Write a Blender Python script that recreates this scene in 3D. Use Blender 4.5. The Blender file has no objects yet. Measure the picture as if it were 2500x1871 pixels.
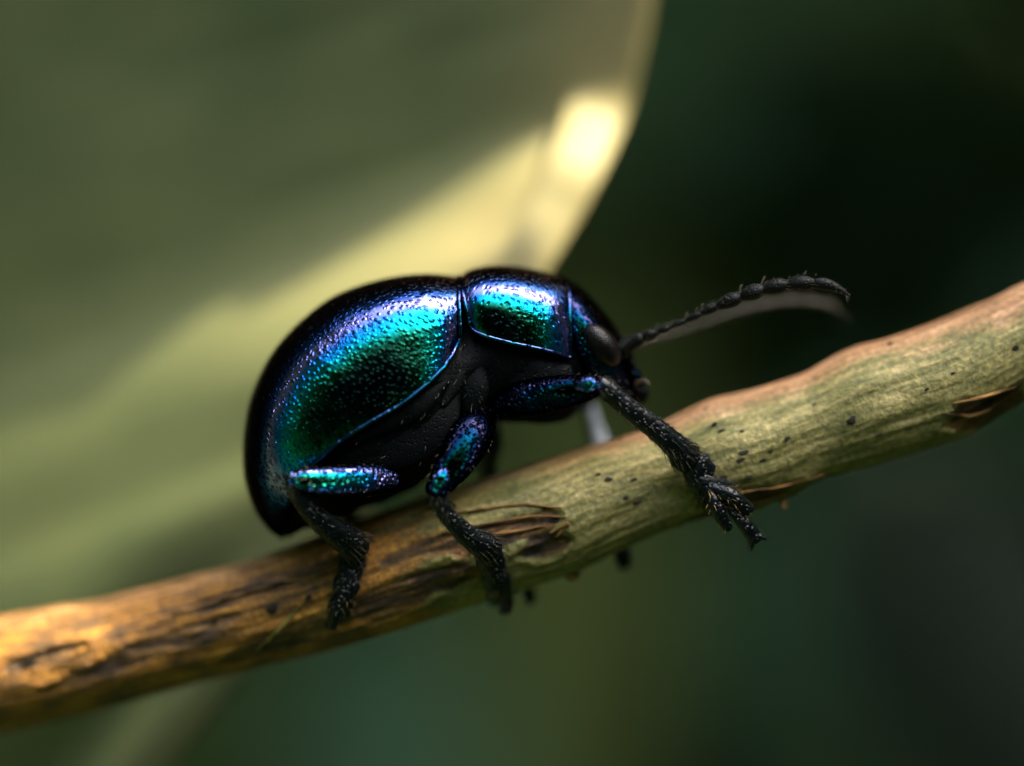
import bpy, math, random
import numpy as np
from mathutils import Vector, noise as mn

# ----------------------------------------------------------------------------
# One Blender unit is one centimetre.  The beetle is about 1 cm long.
# ----------------------------------------------------------------------------
D = 12.0                      # camera to the beetle's mid plane (y = 0)
sc = bpy.context.scene
sc.unit_settings.system = 'METRIC'
sc.unit_settings.scale_length = 0.01

# ---------------------------------------------------------------- camera
cam_d = bpy.data.cameras.new('camera')
cam = bpy.data.objects.new('camera', cam_d)
sc.collection.objects.link(cam)
cam.location = (0, -D, 0)
cam.rotation_euler = (math.radians(90), 0, 0)
cam_d.sensor_width = 36.0
cam_d.lens = 36.0 * D / 2.5
cam_d.clip_start = 0.1
cam_d.clip_end = 500
cam_d.dof.use_dof = True
cam_d.dof.focus_distance = D - 0.21
cam_d.dof.aperture_fstop = 0.155
cam_d.dof.aperture_blades = 0
sc.camera = cam

# ---------------------------------------------------------------- sky and sun
SUN_EL, SUN_AZ = math.radians(60), math.radians(115)   # azimuth clockwise from +Y
sun_dir = Vector((math.sin(SUN_AZ) * math.cos(SUN_EL), math.cos(SUN_AZ) * math.cos(SUN_EL), math.sin(SUN_EL)))
world = bpy.data.worlds.new('World')
sc.world = world
world.use_nodes = True
wn = world.node_tree
wn.nodes.clear()
sky = wn.nodes.new('ShaderNodeTexSky')
sky.sky_type = 'NISHITA'
sky.sun_disc = False
sky.sun_elevation = SUN_EL
sky.sun_rotation = SUN_AZ
sky.dust_density = 4.0
bg = wn.nodes.new('ShaderNodeBackground')
bg.inputs['Strength'].default_value = 0.15
wo = wn.nodes.new('ShaderNodeOutputWorld')
wn.links.new(sky.outputs[0], bg.inputs['Color'])
wn.links.new(bg.outputs[0], wo.inputs['Surface'])

sun_d = bpy.data.lights.new('sun', 'SUN')
sun_d.energy = 2.0
sun_d.angle = math.radians(0.6)
sun_d.color = (1.0, 0.87, 0.64)
sun = bpy.data.objects.new('sun', sun_d)
sc.collection.objects.link(sun)
sun.location = (0, 0, 20)
sun.rotation_euler = (-sun_dir).to_track_quat('-Z', 'Y').to_euler()

sc.view_settings.view_transform = 'Standard'
sc.view_settings.look = 'None'
sc.view_settings.exposure = 3.1
sc.view_settings.gamma = 1.0
sc.view_settings.use_curve_mapping = False
sc.render.engine = 'CYCLES'
sc.cycles.use_denoising = True
sc.cycles.max_bounces = 6
sc.cycles.glossy_bounces = 4
sc.cycles.transmission_bounces = 4
sc.cycles.sample_clamp_indirect = 4.0

rng = np.random.default_rng(7)
random.seed(7)
C = sc.collection.objects

# ================================================================ helpers
def P(px, py, y=0.0):
    """A point that the photograph shows at (px, py), standing at depth y."""
    k = (D + y) / D
    return np.array(((px - 1250) / 1000 * k, y, (935.5 - py) / 1000 * k))

def spline(pts, n, closed=False):
    """Catmull-Rom resampling, even in the parameter; pts is (k, d)."""
    pts = np.asarray(pts, float)
    k = len(pts)
    t = np.linspace(0, k - 1, n)
    i = np.clip(np.floor(t).astype(int), 0, k - 2)
    f = (t - i)[:, None]
    ext = np.vstack([2 * pts[0] - pts[1], pts, 2 * pts[-1] - pts[-2]])
    a, b, c, d = ext[i], ext[i + 1], ext[i + 2], ext[i + 3]
    return 0.5 * ((2 * b) + (c - a) * f + (2 * a - 5 * b + 4 * c - d) * f ** 2 + (3 * b - a - 3 * c + d) * f ** 3)

def unit(v):
    v = np.asarray(v, float)
    return v / (np.linalg.norm(v, axis=-1, keepdims=True) + 1e-12)

class Mesh:
    """Collects grids and spikes into one mesh."""
    def __init__(self):
        self.v, self.f, self.n, self.uv = [], [], 0, []
    def add(self, verts, faces, uv=None):
        self.v.append(np.asarray(verts, float))
        self.uv.append(np.zeros((len(verts), 2)) if uv is None else uv)
        self.f += [tuple(int(i) + self.n for i in f) for f in faces]
        self.n += len(verts)
    def grid(self, g, wrap=False, cap0=False, cap1=False):
        r, c = g.shape[:2]
        fs = []
        for i in range(r - 1):
            for j in range(c if wrap else c - 1):
                j2 = (j + 1) % c
                fs.append((i * c + j, i * c + j2, (i + 1) * c + j2, (i + 1) * c + j))
        if cap0: fs.append(tuple(range(c - 1, -1, -1)))
        if cap1: fs.append(tuple((r - 1) * c + j for j in range(c)))
        du = np.linalg.norm(np.diff(g, axis=0), axis=2).mean(axis=1)
        dv = np.linalg.norm(np.diff(g, axis=1), axis=2)
        U = np.repeat(np.concatenate([[0], np.cumsum(du)])[:, None], c, 1)
        V_ = np.concatenate([np.zeros((r, 1)), np.cumsum(dv, axis=1)], 1)
        self.add(g.reshape(-1, 3), fs, np.stack([U, V_], -1).reshape(-1, 2))
        return self
    def build(self, name, mat, parent=None, base=None, smooth=True):
        v = np.vstack(self.v)
        if base is None and parent is not None: base = BASE[parent.name]
        if base is None: base = np.zeros(3)
        me = bpy.data.meshes.new(name)
        me.from_pydata((v - base).tolist(), [], self.f)
        me.update()
        if smooth: me.polygons.foreach_set('use_smooth', [True] * len(me.polygons))
        if mat: me.materials.append(mat)
        ul = me.uv_layers.new(name='UVMap')
        li = np.zeros(len(me.loops), dtype=np.int32); me.loops.foreach_get('vertex_index', li)
        ul.data.foreach_set('uv', np.vstack(self.uv)[li].ravel())
        o = bpy.data.objects.new(name, me)
        C.link(o)
        if parent is not None:
            o.parent = parent
        else:
            o.location = base
        BASE[o.name] = base
        return o

BASE = {}

def loft_grid(path, ra, rb, seg=20, twist=None, roundcap=True):
    """Tube with elliptic sections: ra lies in the picture plane, rb in depth."""
    path = np.asarray(path, float)
    n = len(path)
    ra = np.broadcast_to(np.asarray(ra, float), (n,)); rb = np.broadcast_to(np.asarray(rb, float), (n,))
    t = unit(np.gradient(path, axis=0))
    dep = np.array((0, 1, 0.0)) - t * t[:, 1:2]
    dep = unit(dep)
    side = np.cross(t, dep)
    a = np.linspace(0, 2 * math.pi, seg, endpoint=False)
    ca, sa = np.cos(a)[None, :, None], np.sin(a)[None, :, None]
    g = path[:, None, :] + side[:, None, :] * ca * ra[:, None, None] + dep[:, None, :] * sa * rb[:, None, None]
    if roundcap:
        heads, tails = [], []
        for k in (0.15, 0.5, 0.8, 0.95):
            s = math.sin(math.acos(1 - k)) if k < 1 else 1
            c0 = path[0] - t[0] * min(ra[0], rb[0]) * (1 - k)
            heads.append(c0 + (g[0] - path[0]) * s)
            c1 = path[-1] + t[-1] * min(ra[-1], rb[-1]) * (1 - k)
            tails.append(c1 + (g[-1] - path[-1]) * s)
        g = np.concatenate([np.array(heads), g, np.array(tails[::-1])])
    return g

def tube(mesh, pts, ra, rb=None, n=24, seg=18):
    """pts (k,3) control points; ra, rb radii at the control points."""
    pts = np.asarray(pts, float)
    ra = np.broadcast_to(np.asarray(ra, float), (len(pts),))
    rb = ra if rb is None else np.broadcast_to(np.asarray(rb, float), (len(pts),))
    q = spline(np.column_stack([pts, ra, rb]), n)
    g = loft_grid(q[:, :3], np.maximum(q[:, 3], 1e-4), np.maximum(q[:, 4], 1e-4), seg)
    mesh.grid(g, wrap=True, cap0=True, cap1=True)
    return g

def spike(mesh, p, d, L, r, bend=0.0):
    """A three sided hair."""
    d = unit(d)
    a = unit(np.cross(d, (0.3, 0.5, 0.81)))
    b = np.cross(d, a)
    mid = p + d * L * 0.5 + b * bend * L
    tip = p + d * L
    v = []
    for c, rr in ((p, r), (mid, r * 0.7)):
        for k in range(3):
            an = k * 2.0944
            v.append(c + (a * math.cos(an) + b * math.sin(an)) * rr)
    v.append(tip)
    mesh.add(v, [(0, 1, 4, 3), (1, 2, 5, 4), (2, 0, 3, 5), (3, 4, 6), (4, 5, 6), (5, 3, 6)])

def hairs_on(mesh, g, n, L, r, lean=0.8, lo=0.0, hi=1.0, rows=None):
    """Hairs on a lofted grid g (rows x seg), leaning towards its far end."""
    R, S = g.shape[:2]
    cen = g.mean(axis=1)
    for _ in range(n):
        i = int(rng.uniform(lo, hi) * (R - 2)); j = int(rng.integers(S))
        p = g[i, j]
        out = unit(p - cen[i]); t = unit(cen[min(i + 1, R - 1)] - cen[max(i - 1, 0)])
        d = out + t * lean * rng.uniform(0.6, 1.4) + rng.normal(0, 0.15, 3)
        spike(mesh, p - out * r * 0.6, d, L * rng.uniform(0.6, 1.3), r, rng.uniform(-0.08, 0.08))

def empty(name, loc):
    o = bpy.data.objects.new(name, None)
    o.empty_display_size = 0.1
    o.location = loc
    C.link(o)
    BASE[o.name] = np.asarray(loc, float)
    return o

def tag(o, label=None, cat=None, group=None, kind=None):
    if label: o['label'] = label
    if cat: o['category'] = cat
    if group: o['group'] = group
    if kind: o['kind'] = kind
    return o

# ================================================================ materials
def mat_new(name):
    m = bpy.data.materials.new(name)
    m.use_nodes = True
    nt = m.node_tree
    b = nt.nodes['Principled BSDF']
    return m, nt, b

def N(nt, t, **kw):
    n = nt.nodes.new(t)
    for k, v in kw.items():
        if hasattr(n, k): setattr(n, k, v)
        else: n.inputs[k].default_value = v
    return n

def ramp(nt, src, stops, interp='LINEAR'):
    r = nt.nodes.new('ShaderNodeValToRGB')
    r.color_ramp.interpolation = interp
    el = r.color_ramp.elements
    while len(el) < len(stops): el.new(0.5)
    for e, (p, c) in zip(el, stops):
        e.position = p
        e.color = (*c, 1) if len(c) == 3 else c
    nt.links.new(src, r.inputs[0])
    return r

def mapr(nt, src, a, b, c=0.0, d=1.0, smooth=True):
    m = nt.nodes.new('ShaderNodeMapRange')
    m.interpolation_type = 'SMOOTHSTEP' if smooth else 'LINEAR'
    m.inputs[1].default_value, m.inputs[2].default_value = a, b
    m.inputs[3].default_value, m.inputs[4].default_value = c, d
    nt.links.new(src, m.inputs[0])
    return m.outputs[0]

def math_(nt, op, a, b=None):
    m = nt.nodes.new('ShaderNodeMath')
    m.operation = op
    for i, s in enumerate((a, b)):
        if s is None: continue
        if isinstance(s, (int, float)): m.inputs[i].default_value = s
        else: nt.links.new(s, m.inputs[i])
    return m.outputs[0]

IRI = [(0.00, (0.002, 0.008, 0.007)), (0.020, (0.003, 0.016, 0.011)), (0.038, (0.004, 0.060, 0.030)), (0.058, (0.003, 0.18, 0.13)),
       (0.085, (0.003, 0.25, 0.31)), (0.12, (0.004, 0.20, 0.48)), (0.165, (0.018, 0.14, 0.48)), (0.21, (0.17, 0.18, 0.50)), (0.265, (0.20, 0.20, 0.48)),
       (0.31, (0.03, 0.075, 0.27)), (0.38, (0.012, 0.036, 0.12)), (0.46, (0.010, 0.015, 0.030)), (0.60, (0.014, 0.013, 0.012)), (0.68, (0.040, 0.018, 0.010)), (0.78, (0.012, 0.010, 0.009))]

def iridescent(name, pit_scale, pit_size, pit_depth, wrinkle, rough, dark=1.0, use_uv=True):
    """Multilayer cuticle: reflectance shifts from green to violet with the angle of incidence."""
    m, nt, b = mat_new(name)
    L = nt.links.new
    tc = N(nt, 'ShaderNodeTexCoord')
    src = tc.outputs['UV'] if use_uv else tc.outputs['Object']
    warp = N(nt, 'ShaderNodeTexNoise', Scale=14.0, Detail=2.0)
    L(src, warp.inputs['Vector'])
    add = N(nt, 'ShaderNodeMixRGB', blend_type='LINEAR_LIGHT')
    add.inputs[0].default_value = 0.012
    L(src, add.inputs[1]); L(warp.outputs['Color'], add.inputs[2])
    def pitted(scale, lo, hi):
        vo = N(nt, 'ShaderNodeTexVoronoi', Scale=scale)
        vo.voronoi_dimensions = '2D' if use_uv else '3D'
        L(add.outputs[0], vo.inputs['Vector'])
        # every puncture has its own size
        sep = N(nt, 'ShaderNodeSeparateColor')
        L(vo.outputs['Color'], sep.inputs[0])
        sz = mapr(nt, sep.outputs[0], 0.0, 1.0, 0.55, 1.5, False)
        return mapr(nt, math_(nt, 'DIVIDE', vo.outputs['Distance'], sz), lo, hi, 0.0, 1.0)
    pits = pitted(pit_scale, 0.08, pit_size)
    pits2 = pitted(pit_scale * 2.3, 0.05, 0.30)
    patch = N(nt, 'ShaderNodeTexNoise', Scale=6.0, Detail=2.0)
    L(src, patch.inputs['Vector'])
    pm = mapr(nt, patch.outputs[0], 0.40, 0.60, 0.12, 1.0)
    wr = N(nt, 'ShaderNodeTexNoise', Scale=55.0, Detail=3.0, Roughness=0.6, Distortion=1.2)
    L(src, wr.inputs['Vector'])
    wv = math_(nt, 'MULTIPLY', wr.outputs[0], pm)
    bw = N(nt, 'ShaderNodeBump', Strength=1.0, Distance=wrinkle)
    L(wv, bw.inputs['Height'])
    h = math_(nt, 'ADD', pits, math_(nt, 'MULTIPLY', math_(nt, 'MULTIPLY', pits2, pm), 0.3))
    bp = N(nt, 'ShaderNodeBump', Strength=1.0, Distance=pit_depth)
    L(h, bp.inputs['Height']); L(bw.outputs[0], bp.inputs['Normal'])
    lw = N(nt, 'ShaderNodeLayerWeight', Blend=0.5)
    jit = math_(nt, 'ADD', lw.outputs['Facing'], mapr(nt, patch.outputs[0], 0.3, 0.7, -0.018, 0.018, False))
    jit = math_(nt, 'ADD', jit, mapr(nt, wr.outputs[0], 0.3, 0.7, -0.011, 0.011, False))
    rp = ramp(nt, jit, [(p, tuple(x * dark for x in c)) for p, c in IRI])
    # the bottoms of the punctures are dull
    dull = N(nt, 'ShaderNodeMixRGB', blend_type='MULTIPLY')
    dull.inputs[0].default_value = 1.0
    L(rp.outputs[0], dull.inputs[1])
    pr = ramp(nt, pits, [(0.0, (0.40, 0.40, 0.40)), (0.6, (1, 1, 1))])
    L(pr.outputs[0], dull.inputs[2])
    L(dull.outputs[0], b.inputs['Base Color'])
    b.inputs['Metallic'].default_value = 0.97
    b.inputs['Specular Tint'].default_value = (0.12, 0.10, 0.12, 1)
    rr = mapr(nt, wr.outputs[0], 0.3, 0.7, rough * 0.8, rough * 1.3)
    L(rr, b.inputs['Roughness'])
    L(bp.outputs[0], b.inputs['Normal'])
    return m

def cuticle(name, col, rough, scale=60.0, depth=0.003, spec=0.5):
    """Plain dark chitin with a pitted, grainy surface."""
    m, nt, b = mat_new(name)
    L = nt.links.new
    tc = N(nt, 'ShaderNodeTexCoord')
    no = N(nt, 'ShaderNodeTexNoise', Scale=scale * 0.3, Detail=4.0)
    L(tc.outputs['Object'], no.inputs['Vector'])
    rp = ramp(nt, no.outputs[0], [(0.3, tuple(c * 0.6 for c in col)), (0.7, tuple(c * 1.4 for c in col))])
    L(rp.outputs[0], b.inputs['Base Color'])
    vo = N(nt, 'ShaderNodeTexVoronoi', Scale=scale)
    L(tc.outputs['Object'], vo.inputs['Vector'])
    h = math_(nt, 'ADD', mapr(nt, vo.outputs['Distance'], 0.05, 0.45), math_(nt, 'MULTIPLY', no.outputs[0], 1.5))
    bp = N(nt, 'ShaderNodeBump', Strength=1.0, Distance=depth)
    L(h, bp.inputs['Height'])
    L(bp.outputs[0], b.inputs['Normal'])
    b.inputs['Roughness'].default_value = rough
    b.inputs['Specular IOR Level'].default_value = spec
    return m

M_ely = iridescent('elytra_metallic', 64, 0.42, 0.0013, 0.0022, 0.15)
M_pro = iridescent('pronotum_metallic', 58, 0.42, 0.0015, 0.0022, 0.15)
M_head = iridescent('head_metallic', 56, 0.42, 0.0035, 0.004, 0.18, 0.20)
M_margin = iridescent('margin_metallic', 60, 0.42, 0.0020, 0.002, 0.22, 0.5, False)
M_femur = iridescent('femur_metallic', 85, 0.55, 0.0045, 0.004, 0.26, 0.075, False)
M_legm = iridescent('leg_metallic', 85, 0.55, 0.0045, 0.004, 0.22, 0.62, False)
M_body = cuticle('underside_chitin', (0.0008, 0.0017, 0.0017), 0.55, 110, 0.0012, 0.06)
M_leg = cuticle('leg_chitin', (0.002, 0.004, 0.0045), 0.28, 90, 0.003, 0.28)
M_ant = cuticle('antenna_chitin', (0.004, 0.005, 0.0035), 0.5, 120, 0.002, 0.15)
M_antfar = cuticle('antenna_skylit', (0.034, 0.030, 0.014), 0.6, 120, 0.002, 0.4)  # paler copy for the far antenna: sky light put into the colour
M_shin_sheen = cuticle('shin_sky_sheen', (0.22, 0.27, 0.32), 0.4, 80, 0.002, 0.6)  # sky sheen on the far shin put into a pale base colour
M_palp = cuticle('palp_amber', (0.05, 0.028, 0.007), 0.45, 90, 0.002)

def hair_mat(name, col):
    m, nt, b = mat_new(name)
    tc = N(nt, 'ShaderNodeTexCoord')
    no = N(nt, 'ShaderNodeTexNoise', Scale=30.0)
    nt.links.new(tc.outputs['Object'], no.inputs['Vector'])
    rp = ramp(nt, no.outputs[0], [(0.3, tuple(c * 0.5 for c in col)), (0.7, tuple(c * 1.5 for c in col))])
    nt.links.new(rp.outputs[0], b.inputs['Base Color'])
    b.inputs['Roughness'].default_value = 0.45
    return m
M_hair = hair_mat('bristle_tan', (0.055, 0.048, 0.028))
M_pad = hair_mat('pad_hair_amber', (0.26, 0.16, 0.03))

def eye_mat():
    m, nt, b = mat_new('eye_facets')
    L = nt.links.new
    tc = N(nt, 'ShaderNodeTexCoord')
    vo = N(nt, 'ShaderNodeTexVoronoi', Scale=190.0)
    vo.inputs['Randomness'].default_value = 0.35
    L(tc.outputs['Object'], vo.inputs['Vector'])
    bp = N(nt, 'ShaderNodeBump', Strength=0.7, Distance=0.0018)
    bp.invert = True
    L(vo.outputs['Distance'], bp.inputs['Height'])
    L(bp.outputs[0], b.inputs['Normal'])
    no = N(nt, 'ShaderNodeTexNoise', Scale=20.0)
    L(tc.outputs['Object'], no.inputs['Vector'])
    rp = ramp(nt, no.outputs[0], [(0.3, (0.0022, 0.0022, 0.002)), (0.7, (0.006, 0.0055, 0.005))])
    L(rp.outputs[0], b.inputs['Base Color'])
    b.inputs['Roughness'].default_value = 0.30
    b.inputs['Specular IOR Level'].default_value = 0.22
    return m
M_eye = eye_mat()

def stem_mat():
    m, nt, b = mat_new('stem_bark')
    L = nt.links.new
    uv = N(nt, 'ShaderNodeUVMap')
    mp = N(nt, 'ShaderNodeMapping')
    mp.inputs['Scale'].default_value = (3.0, 26.0, 1.0)
    L(uv.outputs[0], mp.inputs['Vector'])
    fib = N(nt, 'ShaderNodeTexNoise', Scale=2.2, Detail=8.0, Roughness=0.62, Distortion=0.35)
    L(mp.outputs[0], fib.inputs['Vector'])
    mott = N(nt, 'ShaderNodeTexNoise', Scale=9.0, Detail=6.0, Roughness=0.6)
    L(uv.outputs[0], mott.inputs['Vector'])
    grain = N(nt, 'ShaderNodeTexNoise', Scale=70.0, Detail=4.0, Roughness=0.7)
    L(uv.outputs[0], grain.inputs['Vector'])
    at = N(nt, 'ShaderNodeAttribute', attribute_name='pigment')   # r brown scar, g tan crust, b age along the stem
    sep = N(nt, 'ShaderNodeSeparateColor')
    L(at.outputs['Color'], sep.inputs[0])
    fm = math_(nt, 'ADD', math_(nt, 'MULTIPLY', fib.outputs[0], 0.6), math_(nt, 'MULTIPLY', mott.outputs[0], 0.4))
    fm = math_(nt, 'ADD', math_(nt, 'MULTIPLY', math_(nt, 'SUBTRACT', fm, 0.5), 1.12), 0.5)
    green = ramp(nt, fm, [(0.32, (0.070, 0.080, 0.018)), (0.45, (0.160, 0.150, 0.038)), (0.56, (0.270, 0.232, 0.074)), (0.70, (0.48, 0.40, 0.165))])
    tan = ramp(nt, fm, [(0.32, (0.130, 0.062, 0.022)), (0.5, (0.32, 0.165, 0.068)), (0.68, (0.50, 0.31, 0.16))])
    brown = ramp(nt, fm, [(0.36, (0.010, 0.007, 0.004)), (0.46, (0.045, 0.024, 0.007)), (0.58, (0.22, 0.11, 0.028)), (0.7, (0.36, 0.22, 0.08))])
    old = ramp(nt, fm, [(0.34, (0.014, 0.010, 0.004)), (0.43, (0.10, 0.050, 0.010)), (0.54, (0.29, 0.125, 0.012)), (0.70, (0.54, 0.27, 0.030))])
    def mix(a, c, f):
        x = N(nt, 'ShaderNodeMixRGB')
        L(f, x.inputs[0]); L(a, x.inputs[1]); L(c, x.inputs[2])
        return x.outputs[0]
    jit = math_(nt, 'MULTIPLY', math_(nt, 'SUBTRACT', fm, 0.5), 1.5)
    c = mix(green.outputs[0], old.outputs[0], mapr(nt, math_(nt, 'ADD', sep.outputs[2], jit), 0.35, 0.65))
    c = mix(c, tan.outputs[0], mapr(nt, math_(nt, 'ADD', sep.outputs[1], jit), 0.20, 0.85))
    c = mix(c, brown.outputs[0], mapr(nt, math_(nt, 'ADD', sep.outputs[0], jit), 0.35, 0.60))
    gr = ramp(nt, grain.outputs[0], [(0.3, (0.45, 0.45, 0.42)), (0.52, (1.0, 1.0, 1.0)), (0.7, (1.75, 1.70, 1.6))])
    mul = N(nt, 'ShaderNodeMixRGB', blend_type='MULTIPLY')
    mul.inputs[0].default_value = 1.0
    L(c, mul.inputs[1]); L(gr.outputs[0], mul.inputs[2])
    L(mul.outputs[0], b.inputs['Base Color'])
    b1 = N(nt, 'ShaderNodeBump', Strength=0.6, Distance=0.007)
    L(fib.outputs[0], b1.inputs['Height'])
    b2 = N(nt, 'ShaderNodeBump', Strength=1.0, Distance=0.006)
    L(grain.outputs[0], b2.inputs['Height']); L(b1.outputs[0], b2.inputs['Normal'])
    L(b2.outputs[0], b.inputs['Normal'])
    b.inputs['Roughness'].default_value = 0.52
    b.inputs['Specular IOR Level'].default_value = 0.4
    return m
M_stem = stem_mat()

def flake_mat(name, lo, hi):
    m, nt, b = mat_new(name)
    tc = N(nt, 'ShaderNodeTexCoord')
    mp = N(nt, 'ShaderNodeMapping')
    mp.inputs['Scale'].default_value = (10, 40, 40)
    mp.inputs['Rotation'].default_value = (0, math.radians(18), 0)
    nt.links.new(tc.outputs['Object'], mp.inputs['Vector'])
    no = N(nt, 'ShaderNodeTexNoise', Scale=1.0, Detail=5.0)
    nt.links.new(mp.outputs[0], no.inputs['Vector'])
    rp = ramp(nt, no.outputs[0], [(0.35, lo), (0.65, hi)])
    nt.links.new(rp.outputs[0], b.inputs['Base Color'])
    bp = N(nt, 'ShaderNodeBump', Strength=0.8, Distance=0.006)
    nt.links.new(no.outputs[0], bp.inputs['Height'])
    nt.links.new(bp.outputs[0], b.inputs['Normal'])
    b.inputs['Roughness'].default_value = 0.7
    b.inputs['Specular IOR Level'].default_value = 0.15
    return m
M_flake = flake_mat('bark_flake_brown', (0.035, 0.018, 0.006), (0.33, 0.18, 0.055))
M_speck = flake_mat('pore_dark', (0.008, 0.008, 0.005), (0.03, 0.026, 0.014))
M_moss = flake_mat('scrap_yellow', (0.07, 0.06, 0.012), (0.22, 0.18, 0.04))

def leaf_mat(name, lo, hi, trans, rough=0.45, attr=None, spec=0.4, pale=None, pale_c=None):
    m, nt, b = mat_new(name)
    L = nt.links.new
    tc = N(nt, 'ShaderNodeTexCoord')
    no = N(nt, 'ShaderNodeTexNoise', Scale=2.2, Detail=5.0)
    L(tc.outputs['Object'], no.inputs['Vector'])
    src = no.outputs[0]
    if attr:
        at = N(nt, 'ShaderNodeAttribute', attribute_name=attr)
        src = math_(nt, 'ADD', math_(nt, 'MULTIPLY', at.outputs['Fac'], 0.7), math_(nt, 'MULTIPLY', no.outputs[0], 0.3))
    rp = ramp(nt, src, [(0.25, lo), (0.75, hi)])
    col = rp.outputs[0]
    if pale:
        pa = N(nt, 'ShaderNodeAttribute', attribute_name=pale)
        pmx = N(nt, 'ShaderNodeMixRGB')
        pmx.inputs[2].default_value = (*pale_c, 1)
        L(pa.outputs['Fac'], pmx.inputs[0]); L(col, pmx.inputs[1])
        col = pmx.outputs[0]
    L(col, b.inputs['Base Color'])
    b.inputs['Roughness'].default_value = rough
    b.inputs['Specular IOR Level'].default_value = spec
    tr = N(nt, 'ShaderNodeBsdfTranslucent')
    tr_c = N(nt, 'ShaderNodeMixRGB', blend_type='MULTIPLY')
    tr_c.inputs[0].default_value = 1.0
    tr_c.inputs[2].default_value = (1.3, 1.5, 0.6, 1)
    L(col, tr_c.inputs[1]); L(tr_c.outputs[0], tr.inputs['Color'])
    mx = N(nt, 'ShaderNodeMixShader')
    mx.inputs[0].default_value = trans
    L(b.outputs[0], mx.inputs[1]); L(tr.outputs[0], mx.inputs[2])
    out = nt.nodes['Material Output']
    L(mx.outputs[0], out.inputs['Surface'])
    return m
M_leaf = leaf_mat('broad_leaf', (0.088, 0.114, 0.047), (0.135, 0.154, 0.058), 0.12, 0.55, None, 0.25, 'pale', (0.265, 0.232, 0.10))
M_under = leaf_mat('undergrowth', (0.040, 0.088, 0.038), (0.074, 0.114, 0.032), 0.15, 0.7, 'shade', 0.12)
M_dim = leaf_mat('dim_leaf', (0.085, 0.115, 0.024), (0.14, 0.165, 0.034), 0.3, 0.7, None, 0.15)

# ================================================================ the surrounding undergrowth
HOLE_AXIS = unit(np.array((0.16, -0.42, 1.0)))
def in_sun_path(c, margin):
    """Does a leaf at c stand in the gap through which the sun reaches the broad leaf?"""
    v = c - np.array((-0.2, 0.55, 0.2))
    sd_ = np.array(sun_dir)
    return np.dot(v, sd_) > 0 and np.linalg.norm(v - sd_ * np.dot(v, sd_)) < margin
HOLE = math.cos(math.radians(35))
def undergrowth():
    V, F, S = [], [], []
    def add_leaf(c, ax, nn, size, w, shade):
        nv = len(V)
        sd = unit(np.cross(ax, nn)); ax = unit(np.cross(nn, sd))
        for t, ww in ((-0.5, 0.02), (-0.36, 0.62), (-0.18, 0.94), (0.04, 1.0), (0.26, 0.72), (0.42, 0.34), (0.5, 0.01)):
            drop = -nn * (t * t) * size * 0.20
            for s in (-1, 0, 1):
                V.append(c + ax * t * size + sd * s * w * ww + drop + nn * (0.12 * w * abs(s)))
            S.extend([shade] * 3)
        for i in range(6):
            for j in range(2):
                a = nv + i * 3 + j
                F.append((a, a + 1, a + 4, a + 3))
    for r0, r1, cnt, smin, smax in ((8.5, 15, 2600, 1.2, 2.6), (16, 22, 3200, 3.0, 5.0)):
        k = 0
        while k < cnt:
            d = unit(rng.normal(size=3))
            c = d * rng.uniform(r0, r1)
            size = rng.uniform(smin, smax)
            if np.dot(d, HOLE_AXIS) > HOLE - 0.10 * rng.random(): continue
            if in_sun_path(c, 1.5 + size * 0.4): continue
            # keep the lens and its view free
            if c[1] < 4.5:
                k_ = max(0.25, (c[1] + D) / D)
                if abs(c[0]) < 1.4 * k_ + size + 1.2 and abs(c[2]) < 1.1 * k_ + size + 1.2 and c[1] > -D - 2.0: continue
            k += 1
            ax = unit(rng.normal(size=3) + np.array((0, 0, -0.3)))
            nn = unit(-d + rng.normal(0, 0.5, 3))
            add_leaf(c, ax, nn, size, size * rng.uniform(0.22, 0.34), rng.random())
    # unseen leaves added overhead to darken the background behind the broad leaf
    for _ in range(8):
        c = np.array((rng.uniform(-7, 9), rng.uniform(3.6, 13), rng.uniform(2.8, 6.0)))
        if in_sun_path(c, 2.2): continue
        add_leaf(c, unit(rng.normal(size=3) * np.array((1, 1, 0.3))), unit(np.array((0, 0, 1)) + rng.normal(0, 0.35, 3)), 2.0, rng.uniform(0.5, 0.7), rng.random())
    # unseen leaves added sunward to shade the beetle, stem and lower rib
    sd_ = np.array(sun_dir)
    for tgt, ax, L_, w, dist in SHADE_LEAVES:
        add_leaf(np.array(tgt) + sd_ * dist, np.array(ax), unit(sd_ + np.array((0.0, 0.1, 0.15))), L_, w, 0.4)
    # unseen leaves added to break up the sky reflected on the wing cases
    r2 = np.random.default_rng(21)
    for _ in range(22):
        d = unit(HOLE_AXIS + r2.normal(0, 0.30, 3))
        if in_sun_path(d * 7.0, 2.0): continue
        ax = unit(r2.normal(size=3) * np.array((1, 1, 0.3)))
        sz = r2.uniform(0.9, 1.7)
        add_leaf(d * r2.uniform(6.0, 8.0), ax, unit(d + r2.normal(0, 0.25, 3)), sz, sz * r2.uniform(0.16, 0.26), r2.random())
    me = bpy.data.meshes.new('undergrowth')
    me.from_pydata(np.array(V).tolist(), [], F)
    me.polygons.foreach_set('use_smooth', [True] * len(me.polygons))
    at = me.attributes.new('shade', 'FLOAT', 'POINT')
    at.data.foreach_set('value', np.array(S, dtype=np.float32))
    me.materials.append(M_under)
    o = bpy.data.objects.new('undergrowth', me)
    C.link(o)
    tag(o, 'dark green leafy undergrowth blurred far behind the beetle, plus unseen leaves added for shade', 'undergrowth', kind='stuff')
SHADE_LEAVES = [((0.52, -0.02, 0.04), (0.95, 0.0, 0.31), 2.35, 0.50, 5.0), ((-0.74, 0.55, -0.80), (0.5, 0, 0.85), 0.55, 0.20, 6.0)]

undergrowth()

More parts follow.
